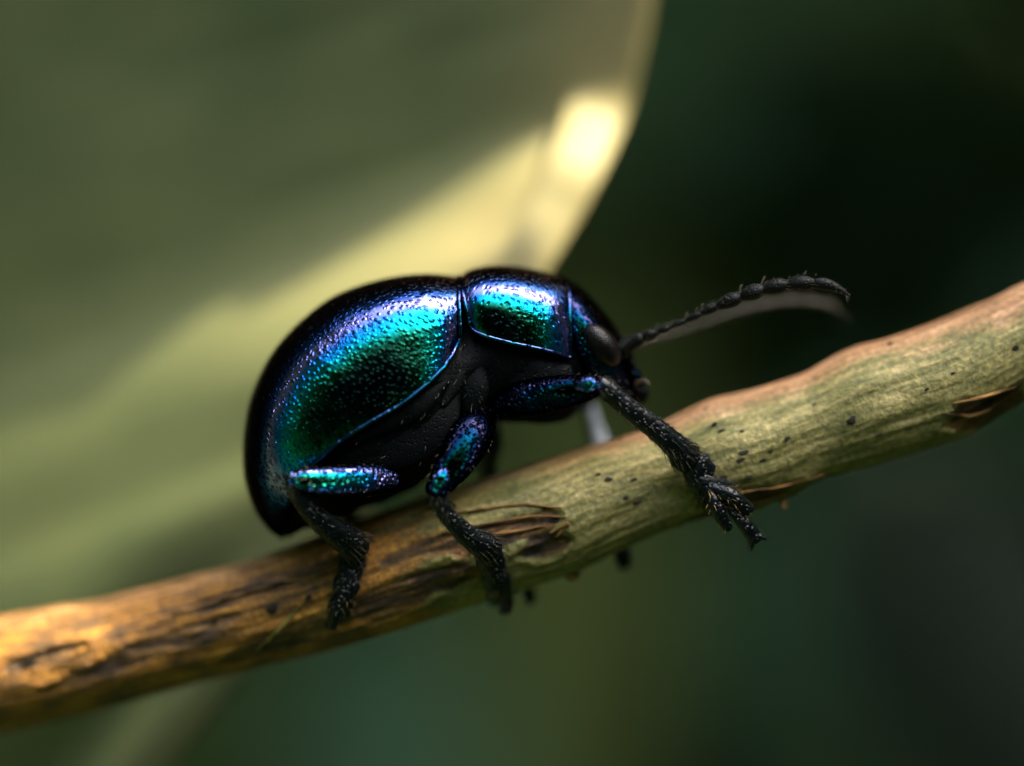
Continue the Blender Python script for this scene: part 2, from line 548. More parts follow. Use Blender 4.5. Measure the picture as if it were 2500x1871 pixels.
# ================================================================ the broad leaf behind the beetle
SL = 0.36                                                  # direction of its side veins
edge_px = [(1700, -1000), (1690, -800), (1680, -600), (1668, -400), (1655, -260), (1640, -160), (1620, -60), (1600, 60), (1582, 150), (1555, 250), (1520, 350), (1470, 450), (1410, 560), (1345, 660),
           (1230, 830), (1090, 1010), (940, 1210), (790, 1410), (650, 1590), (540, 1730), (440, 1871), (360, 2000)]
LY = 0.62
e = np.array([P(x - 14, y, LY)[[0, 2]] for x, y in edge_px])
ez = e[:, 1] - SL * e[:, 0]
order = np.argsort(ez)
def leaf_blade():
    nz, nx = 170, 90
    zeta = np.linspace(ez.min(), ez.max(), nz)
    xe = np.interp(zeta, ez[order], e[order, 0])
    xe = np.convolve(np.pad(xe, 6, mode='edge'), np.ones(13) / 13, 'valid')
    q = np.linspace(0, 1, nx) ** 1.3 * 2.3
    X = xe[:, None] - q[None, :]
    Zt = np.repeat(zeta[:, None], nx, 1)
    Z = Zt + SL * X
    slope = -0.20 - 0.10 * np.clip((0.28 - Zt) / 0.2, 0, 1) - 0.06 * np.clip((Zt - 0.6) / 0.6, 0, 1) + 0.0 * X
    def streak(z0, w, a, q0, q1):
        return a * np.exp(-((Zt - z0 * 1.0) / w) ** 2) * (0.15 + 0.85 / (1 + np.exp((q - (q0 + q1) / 2) / ((q1 - q0) * 0.22))))[None, :]
    slope = slope + streak(0.41, 0.150, 0.92, 0.40, 1.35) + streak(0.03, 0.06, 0.30, 0.7, 1.6) + streak(0.45, 0.06, 0.24, 1.5, 2.3) + streak(0.62, 0.06, 0.15, 0.7, 1.5)
    slope = slope - streak(0.22, 0.07, 0.08, 1.0, 2.3) - streak(-0.50, 0.25, 0.65, 1, 2.3)
    for i in range(nz):
        for j in range(nx):
            slope[i, j] += 0.12 * mn.noise(Vector((X[i, j] * 1.3, Zt[i, j] * 5.0, 3.1))) + 0.10 * mn.noise(Vector((X[i, j] * 3.0, Zt[i, j] * 11.0, 8.1)))
    dz = zeta[1] - zeta[0]
    Y = np.cumsum(slope, axis=0) * dz
    Y = Y - Y[nz // 2:nz // 2 + 1, :] + LY + 0.17 * q[None, :] ** 1.5
    rs = -0.28 + 0.10 * (zeta < 0.4) + 1.6 * np.exp(-((zeta - 0.54) / 0.070) ** 2) + 0.55 * np.exp(-((zeta - 0.36) / 0.12) ** 2)
    ry = np.cumsum(rs) * dz
    ry = ry - np.interp(0.3, zeta, ry) + np.interp(0.3, zeta, Y[:, 0])
    Y = Y + (ry[:, None] - Y) * np.exp(-(np.maximum(q - 0.12, 0) / 0.16) ** 2)[None, :]
    k_ = (D + Y) / (D + LY)
    g = np.stack([X * k_, Y, Z * k_], -1)
    return g
lg = leaf_blade()
leaf = empty('broad_leaf', lg[0, 0])
tag(leaf, 'large blurred olive leaf with a sunlit streak and thick pale edge behind the beetle', 'leaf')
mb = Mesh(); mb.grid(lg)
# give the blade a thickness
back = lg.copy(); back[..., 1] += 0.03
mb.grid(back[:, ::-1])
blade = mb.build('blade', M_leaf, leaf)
# the flesh is paler towards the rib; the sunlit streak is painted paler too
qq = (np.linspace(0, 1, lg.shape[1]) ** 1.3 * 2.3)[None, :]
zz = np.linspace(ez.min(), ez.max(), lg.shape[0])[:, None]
fade = 1 / (1 + np.exp(-(zz + 0.05) / 0.08))  # painted shade: the pale tint fades out low on the leaf
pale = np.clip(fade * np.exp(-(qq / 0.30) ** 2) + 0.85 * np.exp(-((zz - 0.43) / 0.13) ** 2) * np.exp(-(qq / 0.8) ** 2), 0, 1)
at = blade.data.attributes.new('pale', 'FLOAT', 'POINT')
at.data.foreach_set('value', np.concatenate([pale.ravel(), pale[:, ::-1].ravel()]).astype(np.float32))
# thick rolled rib along the edge
ridx = np.linspace(0, len(lg) - 1, 64).astype(int)
rib = lg[ridx, 0].copy()
rib_r = np.interp(np.linspace(0, 1, 64), [0, 0.3, 0.6, 0.8, 1], [0.06, 0.05, 0.085, 0.105, 0.11])
rib[:, 0] -= rib_r * 1.05
rib[:, 1] = lg[ridx, 0, 1] - 0.008
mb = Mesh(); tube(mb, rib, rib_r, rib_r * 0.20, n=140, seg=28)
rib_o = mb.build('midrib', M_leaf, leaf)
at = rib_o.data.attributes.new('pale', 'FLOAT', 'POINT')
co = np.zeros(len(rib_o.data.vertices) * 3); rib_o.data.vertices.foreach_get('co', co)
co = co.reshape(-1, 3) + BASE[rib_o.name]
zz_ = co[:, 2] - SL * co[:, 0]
at.data.foreach_set('value', (0.12 + 0.88 / (1 + np.exp(-(zz_ + 0.05) / 0.08))).astype(np.float32))  # shade on the rib's lower end put into the tint

# dim leaves further back
def back_leaf(pts, w, y0, label, mat, curl=0.3):
    path = spline([P(px, py, y) for px, py, y in pts], 40)
    t = np.linspace(0, 1, 40)
    ww = w * np.sin(np.pi * np.clip(t * 0.94 + 0.03, 0, 1)) ** 0.6
    tan = unit(np.gradient(path, axis=0))
    sd = unit(np.cross(tan, (0, 1, 0)))
    s = np.linspace(-1, 1, 13)
    g = path[:, None] + sd[:, None] * (ww[:, None] * s[None])[..., None] + np.array((0, 1.0, 0)) * (np.abs(s)[None, :, None] * ww[:, None, None] * curl)
    o = empty('background_leaf', path[0])
    tag(o, label, 'leaf')
    m = Mesh(); m.grid(g); b2 = g.copy(); b2[..., 1] += 0.02; m.grid(b2[:, ::-1]); m.build('blade', mat, o)
    m = Mesh(); tube(m, path[::3] - np.array((0, 0.01, 0)), np.linspace(0.06, 0.015, len(path[::3])), n=40, seg=10); m.build('midrib', mat, o)
back_leaf([(1330, 2500, 9.2), (1370, 1800, 9.6), (1390, 1100, 10), (1420, 600, 10.4), (1450, 250, 10.8)], 0.46, 3, 'dim narrow green blade standing upright behind the broad leaf', M_dim)
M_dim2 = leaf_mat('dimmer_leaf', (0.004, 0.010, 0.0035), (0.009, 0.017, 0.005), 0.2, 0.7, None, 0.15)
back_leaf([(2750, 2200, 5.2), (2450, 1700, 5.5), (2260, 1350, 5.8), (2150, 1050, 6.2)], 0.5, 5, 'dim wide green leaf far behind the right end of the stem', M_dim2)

# ================================================================ the plant stem
top_px = [(-330, 1580), (-150, 1545), (0, 1510), (120, 1490), (240, 1470), (360, 1438), (480, 1405), (600, 1374), (700, 1338), (800, 1300), (900, 1265), (1050, 1210), (1250, 1150), (1400, 1098),
          (1500, 1070), (1580, 1048), (1640, 1020), (1690, 995), (1740, 972), (1800, 962), (1850, 950), (1970, 910), (2050, 862), (2100, 842), (2150, 832), (2250, 800), (2350, 760), (2430, 728), (2500, 692), (2650, 640), (2850, 560)]
bot_px = [(-330, 1880), (-150, 1838), (0, 1800), (125, 1770), (250, 1740), (350, 1710), (450, 1680), (620, 1640), (820, 1590), (1000, 1530), (1150, 1480), (1330, 1425), (1420, 1395), (1500, 1352),
          (1640, 1290), (1700, 1275), (1800, 1252), (1860, 1240), (1930, 1212), (2000, 1172), (2150, 1130), (2250, 1100), (2350, 1070), (2420, 1030), (2500, 975), (2650, 900), (2850, 820)]
tp = np.array(top_px, float); bp_ = np.array(bot_px, float)
NS, NA = 520, 120
sx = np.linspace(-330, 2850, NS)                       # position along the stem
def stem_y(px):
    return np.interp(px, [-330, 400, 900, 1400, 2500, 2850], [0.22, 0.10, 0.02, 0.0, -0.02, -0.02])
def stem_sec(px):
    """Centre (px) and half thickness of a slice perpendicular to the stem."""
    # perpendicular slice: the upper point sits left of the centre, the lower point right
    sh = 45
    ty = np.interp(px - sh, tp[:, 0], tp[:, 1]); by = np.interp(px + sh, bp_[:, 0], bp_[:, 1])
    return np.stack([px - sh, ty], -1), np.stack([px + sh, by], -1)
def smooth(a, k):
    ker = np.ones(k) / k
    return np.stack([np.convolve(np.pad(a[:, i], k // 2, mode='edge'), ker, 'valid') for i in range(a.shape[1])], -1)
T, B = stem_sec(sx)
T, B = smooth(T, 7), smooth(B, 9)
cen = (T + B) / 2; half = (T - B) / 2
ys = stem_y(sx)
def stem_front(px, py):
    """Depth of the stem's near face at a picture point."""
    i = int(np.argmin(np.abs(cen[:, 0] - px) + 0.35 * np.abs(cen[:, 1] - py)))
    dlt = np.array((px, py)) - cen[i]
    R = np.linalg.norm(half[i])
    k = np.clip(abs(np.dot(dlt, half[i]) / R) / R, 0, 1)
    return ys[i] - 0.001 * R * 0.98 * math.sqrt(max(0.0, 1 - k * k))

scars = [  # px, py, half length, half width, strength : brown peeled places on the near side
    (1230, 1300, 190, 42, 1.0), (1330, 1330, 90, 40, 1.0), (1820, 1225, 190, 26, 0.95), (2420, 1000, 150, 50, 1.0),
    (640, 1430, 260, 24, 0.75), (420, 1560, 230, 26, 0.85), (300, 1620, 280, 22, 0.7), (950, 1290, 130, 20, 0.5), (1050, 1330, 160, 26, 0.7), (700, 1560, 200, 40, 0.8), (100, 1610, 160, 24, 0.6), (1000, 1440, 260, 55, 0.8)]
def build_stem():
    g = np.zeros((NS, NA, 3)); uv = np.zeros((NS, NA, 2)); pig = np.zeros((NS, NA, 4)); pig[..., 3] = 1
    ang = np.linspace(0, 2 * math.pi, NA, endpoint=False)          # 0 = top, pi/2 = near side, pi = bottom
    ax = unit(half[0] * 0 + np.array((1.0, -0.36)))
    for i in range(NS):
        R = np.linalg.norm(half[i]) / 1000
        for j, a in enumerate(ang):
            ca, sa = math.cos(a), math.sin(a)
            pxy = cen[i] + half[i] * ca
            s = sx[i] / 1000
            # irregular surface
            n1 = mn.noise(Vector((s * 2.2, ca * 1.2, sa * 1.2 + 5)))
            n2 = mn.noise(Vector((s * 5.0, ca * 7, sa * 7)))
            n3 = mn.noise(Vector((s * 9.0, ca * 16, sa * 16 + 9)))
            r = 1 + 0.035 * n1 + 0.030 * n2 * (0.35 + abs(sa)) + 0.014 * n3
            sc_ = 0.0
            if sa > -0.2:
                for (qx, qy, hl, hw, st) in scars:
                    dl = pxy - np.array((qx, qy))
                    al = dl[0] * 0.945 - dl[1] * 0.327; pe = dl[0] * 0.327 + dl[1] * 0.945
                    wob = 0.35 * mn.noise(Vector((s * 14, ca * 5, qx)))
                    k = 1 - ((al / hl) ** 2 + (pe / hw) ** 2) ** 0.5 + wob
                    sc_ = max(sc_, st * min(1.0, max(0.0, k * 2.2)))
            else:
                sc_ = min(1, max(0, 0.8 * mn.noise(Vector((s * 3, ca * 2, sa * 2 + 40))) + 0.2))
            # peeled places are sunken with rough, raised lips
            r += -0.055 * sc_ + 0.06 * sc_ * mn.noise(Vector((s * 22, ca * 20, sa * 20))) + 0.035 * math.exp(-((sc_ - 0.18) / 0.12) ** 2) * (1 if sc_ > 0 else 0)
            p = P(cen[i, 0] + half[i, 0] * ca * r, cen[i, 1] + half[i, 1] * ca * r, 0)
            g[i, j] = (p[0], ys[i] - R * sa * r, p[2])
            uv[i, j] = (s, min(a, 2 * math.pi - a) / (2 * math.pi) * 0.9 + (0 if sa >= 0 else 3.0))
            age = np.interp(sx[i], [0, 750, 1000, 1250], [1.0, 0.95, 0.55, 0.0])
            crust = np.interp(ca, [0.50, 0.95], [0, 1.0]) * np.interp(sx[i], [300, 1350, 1600, 2100], [0.5, 0.5, 0.85, 0.9])
            crust = max(crust, np.interp(sx[i], [1900, 2500], [0, 0.9]) * np.interp(ca, [0.1, 0.8], [0.0, 1.0]))
            pig[i, j, 0] = sc_; pig[i, j, 1] = crust; pig[i, j, 2] = age
    m = Mesh(); m.grid(g, wrap=True, cap0=True, cap1=True)
    base = g[NS // 2, 0]
    o = m.build('plant_stem', M_stem, None, base)
    me = o.data
    ul = me.uv_layers['UVMap']
    li = np.zeros(len(me.loops), dtype=np.int32); me.loops.foreach_get('vertex_index', li)
    ul.data.foreach_set('uv', uv.reshape(-1, 2)[li].ravel())
    ca_ = me.color_attributes.new('pigment', 'FLOAT_COLOR', 'POINT')
    ca_.data.foreach_set('color', pig.reshape(-1, 4).ravel())
    return o, g
stem, sg = build_stem()
tag(stem, 'slanting plant stem, green and tan with brown peeling bark, under the beetle', 'stem')
sgx = sg.reshape(-1, 3)
front = sgx[sgx[:, 1] < np.repeat(ys, NA)]                # near half of its surface
def on_stem(px, py):
    """Surface point of the near side under a picture point."""
    q = P(px, py, -0.12)
    d = (front[:, 0] - q[0]) ** 2 + (front[:, 2] - q[2]) ** 2
    k = np.argsort(d)[:6]
    return front[k[np.argmin(front[k, 1])]]

# dark pores on the near side
pores = [(1640, 1035, 9), (1737, 1035, 13), (1757, 1050, 16), (1812, 1046, 10), (1718, 1000, 10), (1810, 1100, 20), (1805, 1130, 18), (1870, 1125, 15), (1885, 1110, 10), (1462, 1155, 14), (1485, 1166, 18), (1550, 1168, 16),
         (1532, 1216, 12), (1560, 1227, 18), (1520, 1070, 9), (1575, 1050, 9), (1925, 1073, 14), (2148, 1068, 12), (2225, 1050, 9), (2170, 840, 14), (2480, 858, 16), (1760, 1170, 18), (1830, 1170, 16), (2072, 1022, 22),
         (660, 1487, 30), (745, 1462, 18), (55, 1625, 30), (1350, 1265, 22), (1330, 1230, 12), (1620, 1090, 8), (1680, 1190, 12), (2320, 905, 10), (1985, 985, 9), (2260, 960, 10), (1100, 1235, 12), (940, 1240, 14), (520, 1520, 18), (860, 1480, 14)]
pore_me = None
for px, py, s in pores:
    p = on_stem(px, py)
    r = s / 2500
    m = Mesh()
    rows = []
    for k, (rr, h) in enumerate(((1.25, -0.3), (1.0, 0.25), (0.6, 0.5), (0.15, 0.55))):
        rows.append([(math.cos(a) * r * rr * (1.35 + 0.25 * math.sin(3 * a + px)), -h * r * 0.22 - 0.0005, math.sin(a) * r * rr * (0.8 + 0.2 * math.cos(2 * a + py))) for a in np.linspace(0, 2 * math.pi, 9, endpoint=False)])
    gg = np.array(rows)
    c, s_ = math.cos(0.33), math.sin(0.33)
    gg = np.stack([gg[..., 0] * c - gg[..., 2] * s_, gg[..., 1], gg[..., 0] * s_ + gg[..., 2] * c], -1) + p
    m.grid(gg, wrap=True, cap1=True)
    m.build('pore', M_speck, stem)

# torn strips of bark
def flake(pts, w, mat, name='bark_flake', lift=0.002, thick=0.0035, n=30):
    cp = []
    for i, (px, py) in enumerate(pts):
        p = on_stem(px, py).copy()
        p[1] -= lift * (0.3 + math.sin(i / max(1, len(pts) - 1) * math.pi))
        q = P(px, py, p[1]); cp.append(q)
    path = spline(cp, n)
    t = np.linspace(0, 1, n)
    prof = np.array([w * (0.35 + 0.65 * math.sin(math.pi * min(1, x * 1.02 + 0.02))) * (1 + 0.35 * mn.noise(Vector((x * 7, px * 0.01, py * 0.01)))) for x in t])
    g = loft_grid(path, np.maximum(prof, 0.002), thick, 10)
    g += np.array([[mn.noise(Vector((float(a) * 40 for a in v))) for _ in (0,)] * 3 for v in g.reshape(-1, 3)]).reshape(g.shape) * 0.003
    m = Mesh(); m.grid(g, wrap=True, cap0=True, cap1=True)
    return m.build(name, mat, stem)
flake([(1070, 1262), (1170, 1245), (1270, 1232), (1370, 1240)], 0.0035, M_flake)
flake([(1080, 1300), (1180, 1282), (1290, 1262), (1380, 1262)], 0.0043, M_flake)
flake([(1150, 1318), (1240, 1300), (1330, 1285)], 0.0039, M_flake)
flake([(1360, 1310), (1385, 1280), (1345, 1300)], 0.0052, M_flake)
flake([(1700, 1240), (1800, 1205), (1900, 1190), (2010, 1160)], 0.0035, M_flake)
flake([(1730, 1262), (1820, 1235), (1920, 1210)], 0.0043, M_flake)
flake([(1690, 1268), (1790, 1250), (1870, 1232)], 0.0043, M_flake)
flake([(2300, 1010), (2370, 1015), (2420, 1000)], 0.0043, M_flake)
flake([(2330, 985), (2400, 970), (2480, 945)], 0.0043, M_flake)
flake([(740, 1470), (690, 1530), (625, 1590)], 0.005, M_moss, 'loose_fibre', 0.014)
flake([(420, 1500), (540, 1465), (680, 1425), (800, 1400)], 0.0043, M_flake)
flake([(1010, 1250), (1060, 1235), (950, 1275)], 0.0035, M_flake)
# scraps hanging from the underside
def hang(px, py, L, r, mat, y=0.02, dx=6):
    m = Mesh()
    tube(m, [P(px, py - 30, y), P(px + dx, py + L * 0.3, y), P(px + dx * 1.3, py + L * 0.7, y - 0.01), P(px + dx * 0.6, py + L, y)], [r, r * 0.9, r, r * 0.6], n=14, seg=10)
    m.build('bark_scrap', mat, stem)
hang(1908, 1225, 16, 0.008, M_flake, -0.05)
hang(1388, 1392, 14, 0.02, M_flake, 0.0)

# ================================================================ the beetle
BB = P(1180, 1180, 0)
beetle = empty('beetle', BB)
tag(beetle, 'glossy iridescent blue and green leaf beetle walking up the plant stem', 'beetle')

def shell(M_px, E_px, n_u, n_v, th_max, flip=1, lip0=True, lip1=False):
    """Dome between a mid line (px, py) and a side margin (px, py, half width)."""
    Mc = spline(M_px, n_u); Ec = spline(E_px, n_u)
    k = -math.cos(math.radians(th_max))
    th = np.radians(np.linspace(0, th_max, n_v))
    Cc = (Ec[:, :2] + k * Mc) / (1 + k)
    w = Ec[:, 2] / math.sin(math.radians(th_max))
    ct = np.abs(np.cos(th)) ** 0.80
    ct = np.where(th > math.pi / 2, np.cos(th), ct)
    px = Cc[:, None, 0] + (Mc - Cc)[:, None, 0] * ct[None]
    py = Cc[:, None, 1] + (Mc - Cc)[:, None, 1] * ct[None]
    st = np.where(th > math.pi / 2, np.sin(th), np.abs(np.sin(th)) ** 0.86)
    Y = -flip * w[:, None] * st[None]
    g = np.stack([(px - 1250) / 1000, Y, (935.5 - py) / 1000], -1)
    cen_ = np.stack([(Cc[:, 0] - 1250) / 1000, 0 * Cc[:, 0], (935.5 - Cc[:, 1]) / 1000], -1)
    def lip(row, nxt, c):
        fwd = unit(row - nxt); inn = unit(c - row)
        return [row + fwd * 0.002 + inn * 0.050, row + fwd * 0.007 + inn * 0.022, row + fwd * 0.010 + inn * 0.009, row + fwd * 0.008 + inn * 0.003]
    rows = list(g)
    if lip0: rows = lip(g[0], g[1], cen_[0]) + rows
    if lip1: rows = rows + lip(g[-1], g[-2], cen_[-1])[::-1]
    g2 = np.array(rows)
    # fold the side edge under
    e_ = g2[:, -1:].copy()
    ins = np.zeros_like(e_); ins[..., 1] = flip
    inner1 = e_ + ins * 0.012 + np.array((0, 0, -0.004)); inner2 = e_ + ins * 0.045 + np.array((0, 0, 0.004))
    g2 = np.concatenate([g2, inner1, inner2], axis=1)
    return g2, g

ely_M = [(1114, 674), (1044, 668), (965, 675), (884, 695), (808, 727), (743, 776), (696, 822), (660, 868), (631, 922), (609, 981), (598, 1042), (594, 1102), (598, 1172), (621, 1243), (655, 1293), (692, 1320)]
ely_E = [(1120, 842, .195), (1098, 882, .225), (1068, 918, .245), (1030, 953, .258), (988, 985, .264), (945, 1010, .266), (900, 1036, .266), (858, 1062, .262), (815, 1094, .256), (778, 1128, .245), (750, 1160, .228), (728, 1196, .202), (712, 1230, .165), (702, 1262, .118), (695, 1290, .065), (691, 1313, .008)]
def tube_mesh(path, r, n=None, seg=8):
    m = Mesh()
    m.grid(loft_grid(np.asarray(path), r, r, seg), wrap=True, cap0=True, cap1=True)
    return m
for s in (1, -1):
    g2, g = shell(ely_M, ely_E, 150, 60, 104, s)
    m = Mesh(); m.grid(g2 if s == 1 else g2[:, ::-1])
    el = m.build('elytron', M_ely, beetle)
    if s == -1: el['label'] = 'far wing case, mostly hidden behind the near one'
    rim = g[:, -1].copy(); rim[:, 1] -= s * 0.002
    fr = g[0, 8:][::1].copy(); fr[:, 0] += 0.007
    path = np.vstack([fr[::4], rim[2:-3:3]])
    tube_mesh(spline(path, 150), 0.0055).build('margin', M_margin, el)

pro_M = [(1120, 677), (1142, 660), (1172, 651), (1212, 647), (1256, 649), (1302, 656), (1346, 667), (1372, 675), (1390, 684)]
pro_E = [(1149, 800, .185), (1163, 813, .198), (1188, 823, .206), (1222, 833, .208), (1260, 842, .206), (1300, 850, .2), (1340, 859, .188), (1370, 867, .172), (1393, 874, .155)]
g2, g = shell(pro_M, pro_E, 90, 60, 100, 1, True, True)
g2f, gf = shell(pro_M, pro_E, 90, 60, 100, -1, True, True)
m = Mesh(); m.grid(np.concatenate([g2f[:, :0:-1], g2], axis=1))
pro = m.build('pronotum', M_pro, beetle)
for s, gg in ((1, g), (-1, gf)):
    path = np.vstack([gg[1, 10::5], gg[2:-2:3, -1], gg[-2, -2:14:-5]])
    tube_mesh(spline(path, 140), 0.0050).build('margin', M_margin, pro)

def pair_loft(rows, n=90, seg=40, p=1.0):
    """Body from (top px, bottom px, half width) slices."""
    q = spline(np.array([(*t, *b, w) for t, b, w in rows], float), n)
    a = np.linspace(0, 2 * math.pi, seg, endpoint=False)
    T_ = np.stack([(q[:, 0] - 1250) / 1000, 0 * q[:, 0], (935.5 - q[:, 1]) / 1000], -1)
    B_ = np.stack([(q[:, 2] - 1250) / 1000, 0 * q[:, 0], (935.5 - q[:, 3]) / 1000], -1)
    c = (T_ + B_) / 2; h = (T_ - B_) / 2
    g = c[:, None] + h[:, None] * np.cos(a)[None, :, None]
    g[..., 1] = -np.maximum(q[:, 4], 0.002)[:, None] * np.sin(a)[None]
    return g

body_rows = [((692, 1292), (702, 1314), .012), ((690, 1220), (742, 1290), .085), ((745, 1120), (793, 1280), .15), ((830, 1000), (854, 1250), .205), ((900, 930), (920, 1228), .22),
             ((980, 860), (990, 1203), .225), ((1050, 800), (1050, 1162), .225), ((1110, 760), (1105, 1105), .205), ((1150, 740), (1160, 1060), .19), ((1200, 720), (1215, 1032), .18),
             ((1260, 720), (1275, 1032), .172), ((1320, 725), (1345, 1036), .165), ((1370, 740), (1400, 1014), .15), ((1400, 770), (1440, 975), .12), ((1420, 800), (1455, 950), .08)]
g = pair_loft(body_rows, 170, 64)
# belly segments: shallow steps across the underside
for i in range(g.shape[0]):
    c = g[i].mean(axis=0)
    x = c[0]
    f = 1.0
    if x < -0.12:
        ph = (x + 0.6) / 0.095
        f = 1.0 + 0.018 * (ph - math.floor(ph)) 
    g[i] = c + (g[i] - c) * f
for i in range(g.shape[0]):
    for j in range(g.shape[1]):
        v = g[i, j]
        g[i, j] = v + unit(v - g[i].mean(axis=0)) * 0.006 * mn.noise(Vector(v * 18))
m = Mesh(); m.grid(g, wrap=True, cap0=True, cap1=True)
body = m.build('abdomen', M_body, beetle)
gb = g
# plates along the flank between wing case and legs
def plate(pts, w, name='side_plate'):
    cp = [np.array((*P(px, py, 0)[[0]], y, P(px, py, 0)[2])) for px, py, y in pts]
    m = Mesh(); g = tube(m, cp, w, 0.010, n=24, seg=12)
    return m.build(name, M_body, beetle), g
fl = Mesh()
for pts, w in (([(1135, 850, -.17), (1120, 920, -.195), (1085, 985, -.21)], [.010, .022, .012]), ([(1090, 935, -.215), (1030, 985, -.235), (960, 1025, -.236), (880, 1070, -.232)], [.010, .030, .026, .010]),
               ([(1110, 960, -.19), (1070, 1030, -.21), (990, 1090, -.215), (900, 1130, -.205)], [.02, .05, .05, .02]), ([(1165, 880, -.17), (1160, 950, -.185), (1150, 1010, -.18)], [.018, .035, .02]),
               ([(1225, 905, -.15), (1300, 925, -.165), (1390, 920, -.15)], [.02, .055, .03])):
    o_, gp = plate(pts, w)
    hairs_on(fl, gp, 26, 0.016, 0.0011, 1.2)
fh = fl.build('body_bristles', M_hair, body); fh['kind'] = 'stuff'

head_rows = [((1350, 690), (1390, 915), .10), ((1376, 684), (1412, 938), .145), ((1405, 694), (1436, 955), .162), ((1440, 724), (1462, 968), .165), ((1476, 766), (1488, 976), .155),
             ((1508, 808), (1512, 984), .13), ((1532, 842), (1534, 990), .10), ((1547, 878), (1548, 990), .072), ((1557, 918), (1557, 984), .045), ((1561, 945), (1561, 970), .012)]
g = pair_loft(head_rows, 80, 48)
m = Mesh(); m.grid(g, wrap=True, cap0=True, cap1=True)
head = m.build('head', M_head, beetle)

def ellipsoid(c, ax1, ax2, ax3, n=28, s=32):
    u = np.linspace(0.02, math.pi - 0.02, n); v = np.linspace(0, 2 * math.pi, s, endpoint=False)
    g = c + np.cos(u)[:, None, None] * ax1 + (np.sin(u)[:, None] * np.cos(v)[None])[..., None] * ax2 + (np.sin(u)[:, None] * np.sin(v)[None])[..., None] * ax3
    m = Mesh(); m.grid(g, wrap=True, cap0=True, cap1=True); return m
for s in (1, -1):
    c = P(1466, 846, 0); c[1] = -s * 0.142
    a1 = np.array((0.63, s * 0.10, -0.77)) * 0.062; a2 = np.array((0.77, 0, 0.63)) * 0.036; a3 = np.array((0.1, -s * 1.0, 0.05)) * 0.042
    ellipsoid(c, a1, a2, a3).build('eye', M_eye, head)
# mouth parts
for pts, r, mat, nm in (([(1545, 955, -.035), (1566, 962, -.035), (1568, 978, -.03)], [.020, .017, .008], M_body, 'mandible'), ([(1548, 915, -.05), (1562, 935, -.045)], [.016, .012], M_head, 'labrum'),
                        ([(1555, 935, -.07), (1572, 930, -.08), (1584, 938, -.085)], [.006, .006, .003], M_palp, 'palp'), ([(1530, 980, -.06), (1548, 996, -.07), (1556, 1000, -.07)], [.010, .009, .005], M_body, 'palp'),
                        ([(1545, 955, .035), (1566, 962, .035), (1568, 978, .03)], [.020, .017, .008], M_body, 'mandible')):
    m = Mesh(); tube(m, [P(*p) for p in pts], r, n=14, seg=12); m.build(nm, mat, head)
hh = Mesh(); hairs_on(hh, g, 120, 0.016, 0.0010, 0.9, 0.55, 1.0)
o = hh.build('head_bristles', M_hair, head); o['kind'] = 'stuff'

# ---------------------------------------------------------------- antennae
def antenna(segs, ys_, mat, label):
    (x0, y0, x1, y1, r) = segs[0]
    m = Mesh(); tube(m, [P(x0, y0, ys_[0]), P((x0 + x1) / 2, (y0 + y1) / 2 - 2, ys_[0]), P(x1, y1, ys_[1])], [r * 0.9, r, r * 0.8], n=12, seg=14)
    root = m.build('antenna', mat, beetle)
    root['label'] = label
    hm = Mesh()
    for k, (x0, y0, x1, y1, r) in enumerate(segs[1:], 1):
        a, b = P(x0, y0, ys_[k]), P(x1, y1, ys_[k + 1])
        last = k == len(segs) - 1
        bow = np.array((0, 0, 0.010 if last else 0.002))
        prof = [r * 0.45, r * 0.8, r, r * 0.95, r * 0.6] if not last else [r * 0.6, r, r * 0.9, r * 0.6, r * 0.2]
        m = Mesh()
        g = tube(m, [a, a * .75 + b * .25 + bow * .7, (a + b) / 2 + bow, a * .25 + b * .75 + bow * .7, b], prof, n=16, seg=14)
        m.build('antenna_segment', mat, root)
        hairs_on(hm, g, 24, 0.013, 0.0008, 1.3)
        for q in range(4):
            i = g.shape[0] - 6; j = int(rng.integers(14))
            spike(hm, g[i, j], unit(b - a) * 0.8 + unit(g[i, j] - g[i].mean(axis=0)), 0.026, 0.0011)
    h = hm.build('antenna_bristles', M_hair, root); h['kind'] = 'stuff'
near = [(1520, 850, 1560, 828, .019), (1563, 827, 1601, 814, .0135), (1600, 814, 1638, 801, .0085), (1637, 801, 1673, 785, .0085), (1672, 786, 1713, 766, .0095), (1712, 767, 1752, 748, .0115),
        (1749, 750, 1811, 725, .0185), (1806, 727, 1864, 707, .0195), (1860, 709, 1923, 695, .0190), (1919, 697, 1986, 692, .0190), (1981, 693, 2073, 722, .0150)]
antenna(near, np.linspace(-0.09, -0.21, 12), M_ant, 'near antenna, dark and sharply in focus')
fp = spline([(1528, 850), (1570, 836), (1610, 824), (1650, 812), (1690, 800), (1730, 786), (1775, 770), (1830, 753), (1890, 741), (1950, 736), (2010, 744), (2056, 774)], 12)
far = [(fp[k][0], fp[k][1], fp[k + 1][0] + 4, fp[k + 1][1], r) for k, r in enumerate((.015, .009, .006, .006, .006, .007, .009, .010, .010, .009, .008))]
antenna(far, np.interp(np.arange(12), [0, 3, 11], [0.07, 0.14, 0.26]), M_antfar, 'far antenna, paler and out of focus')

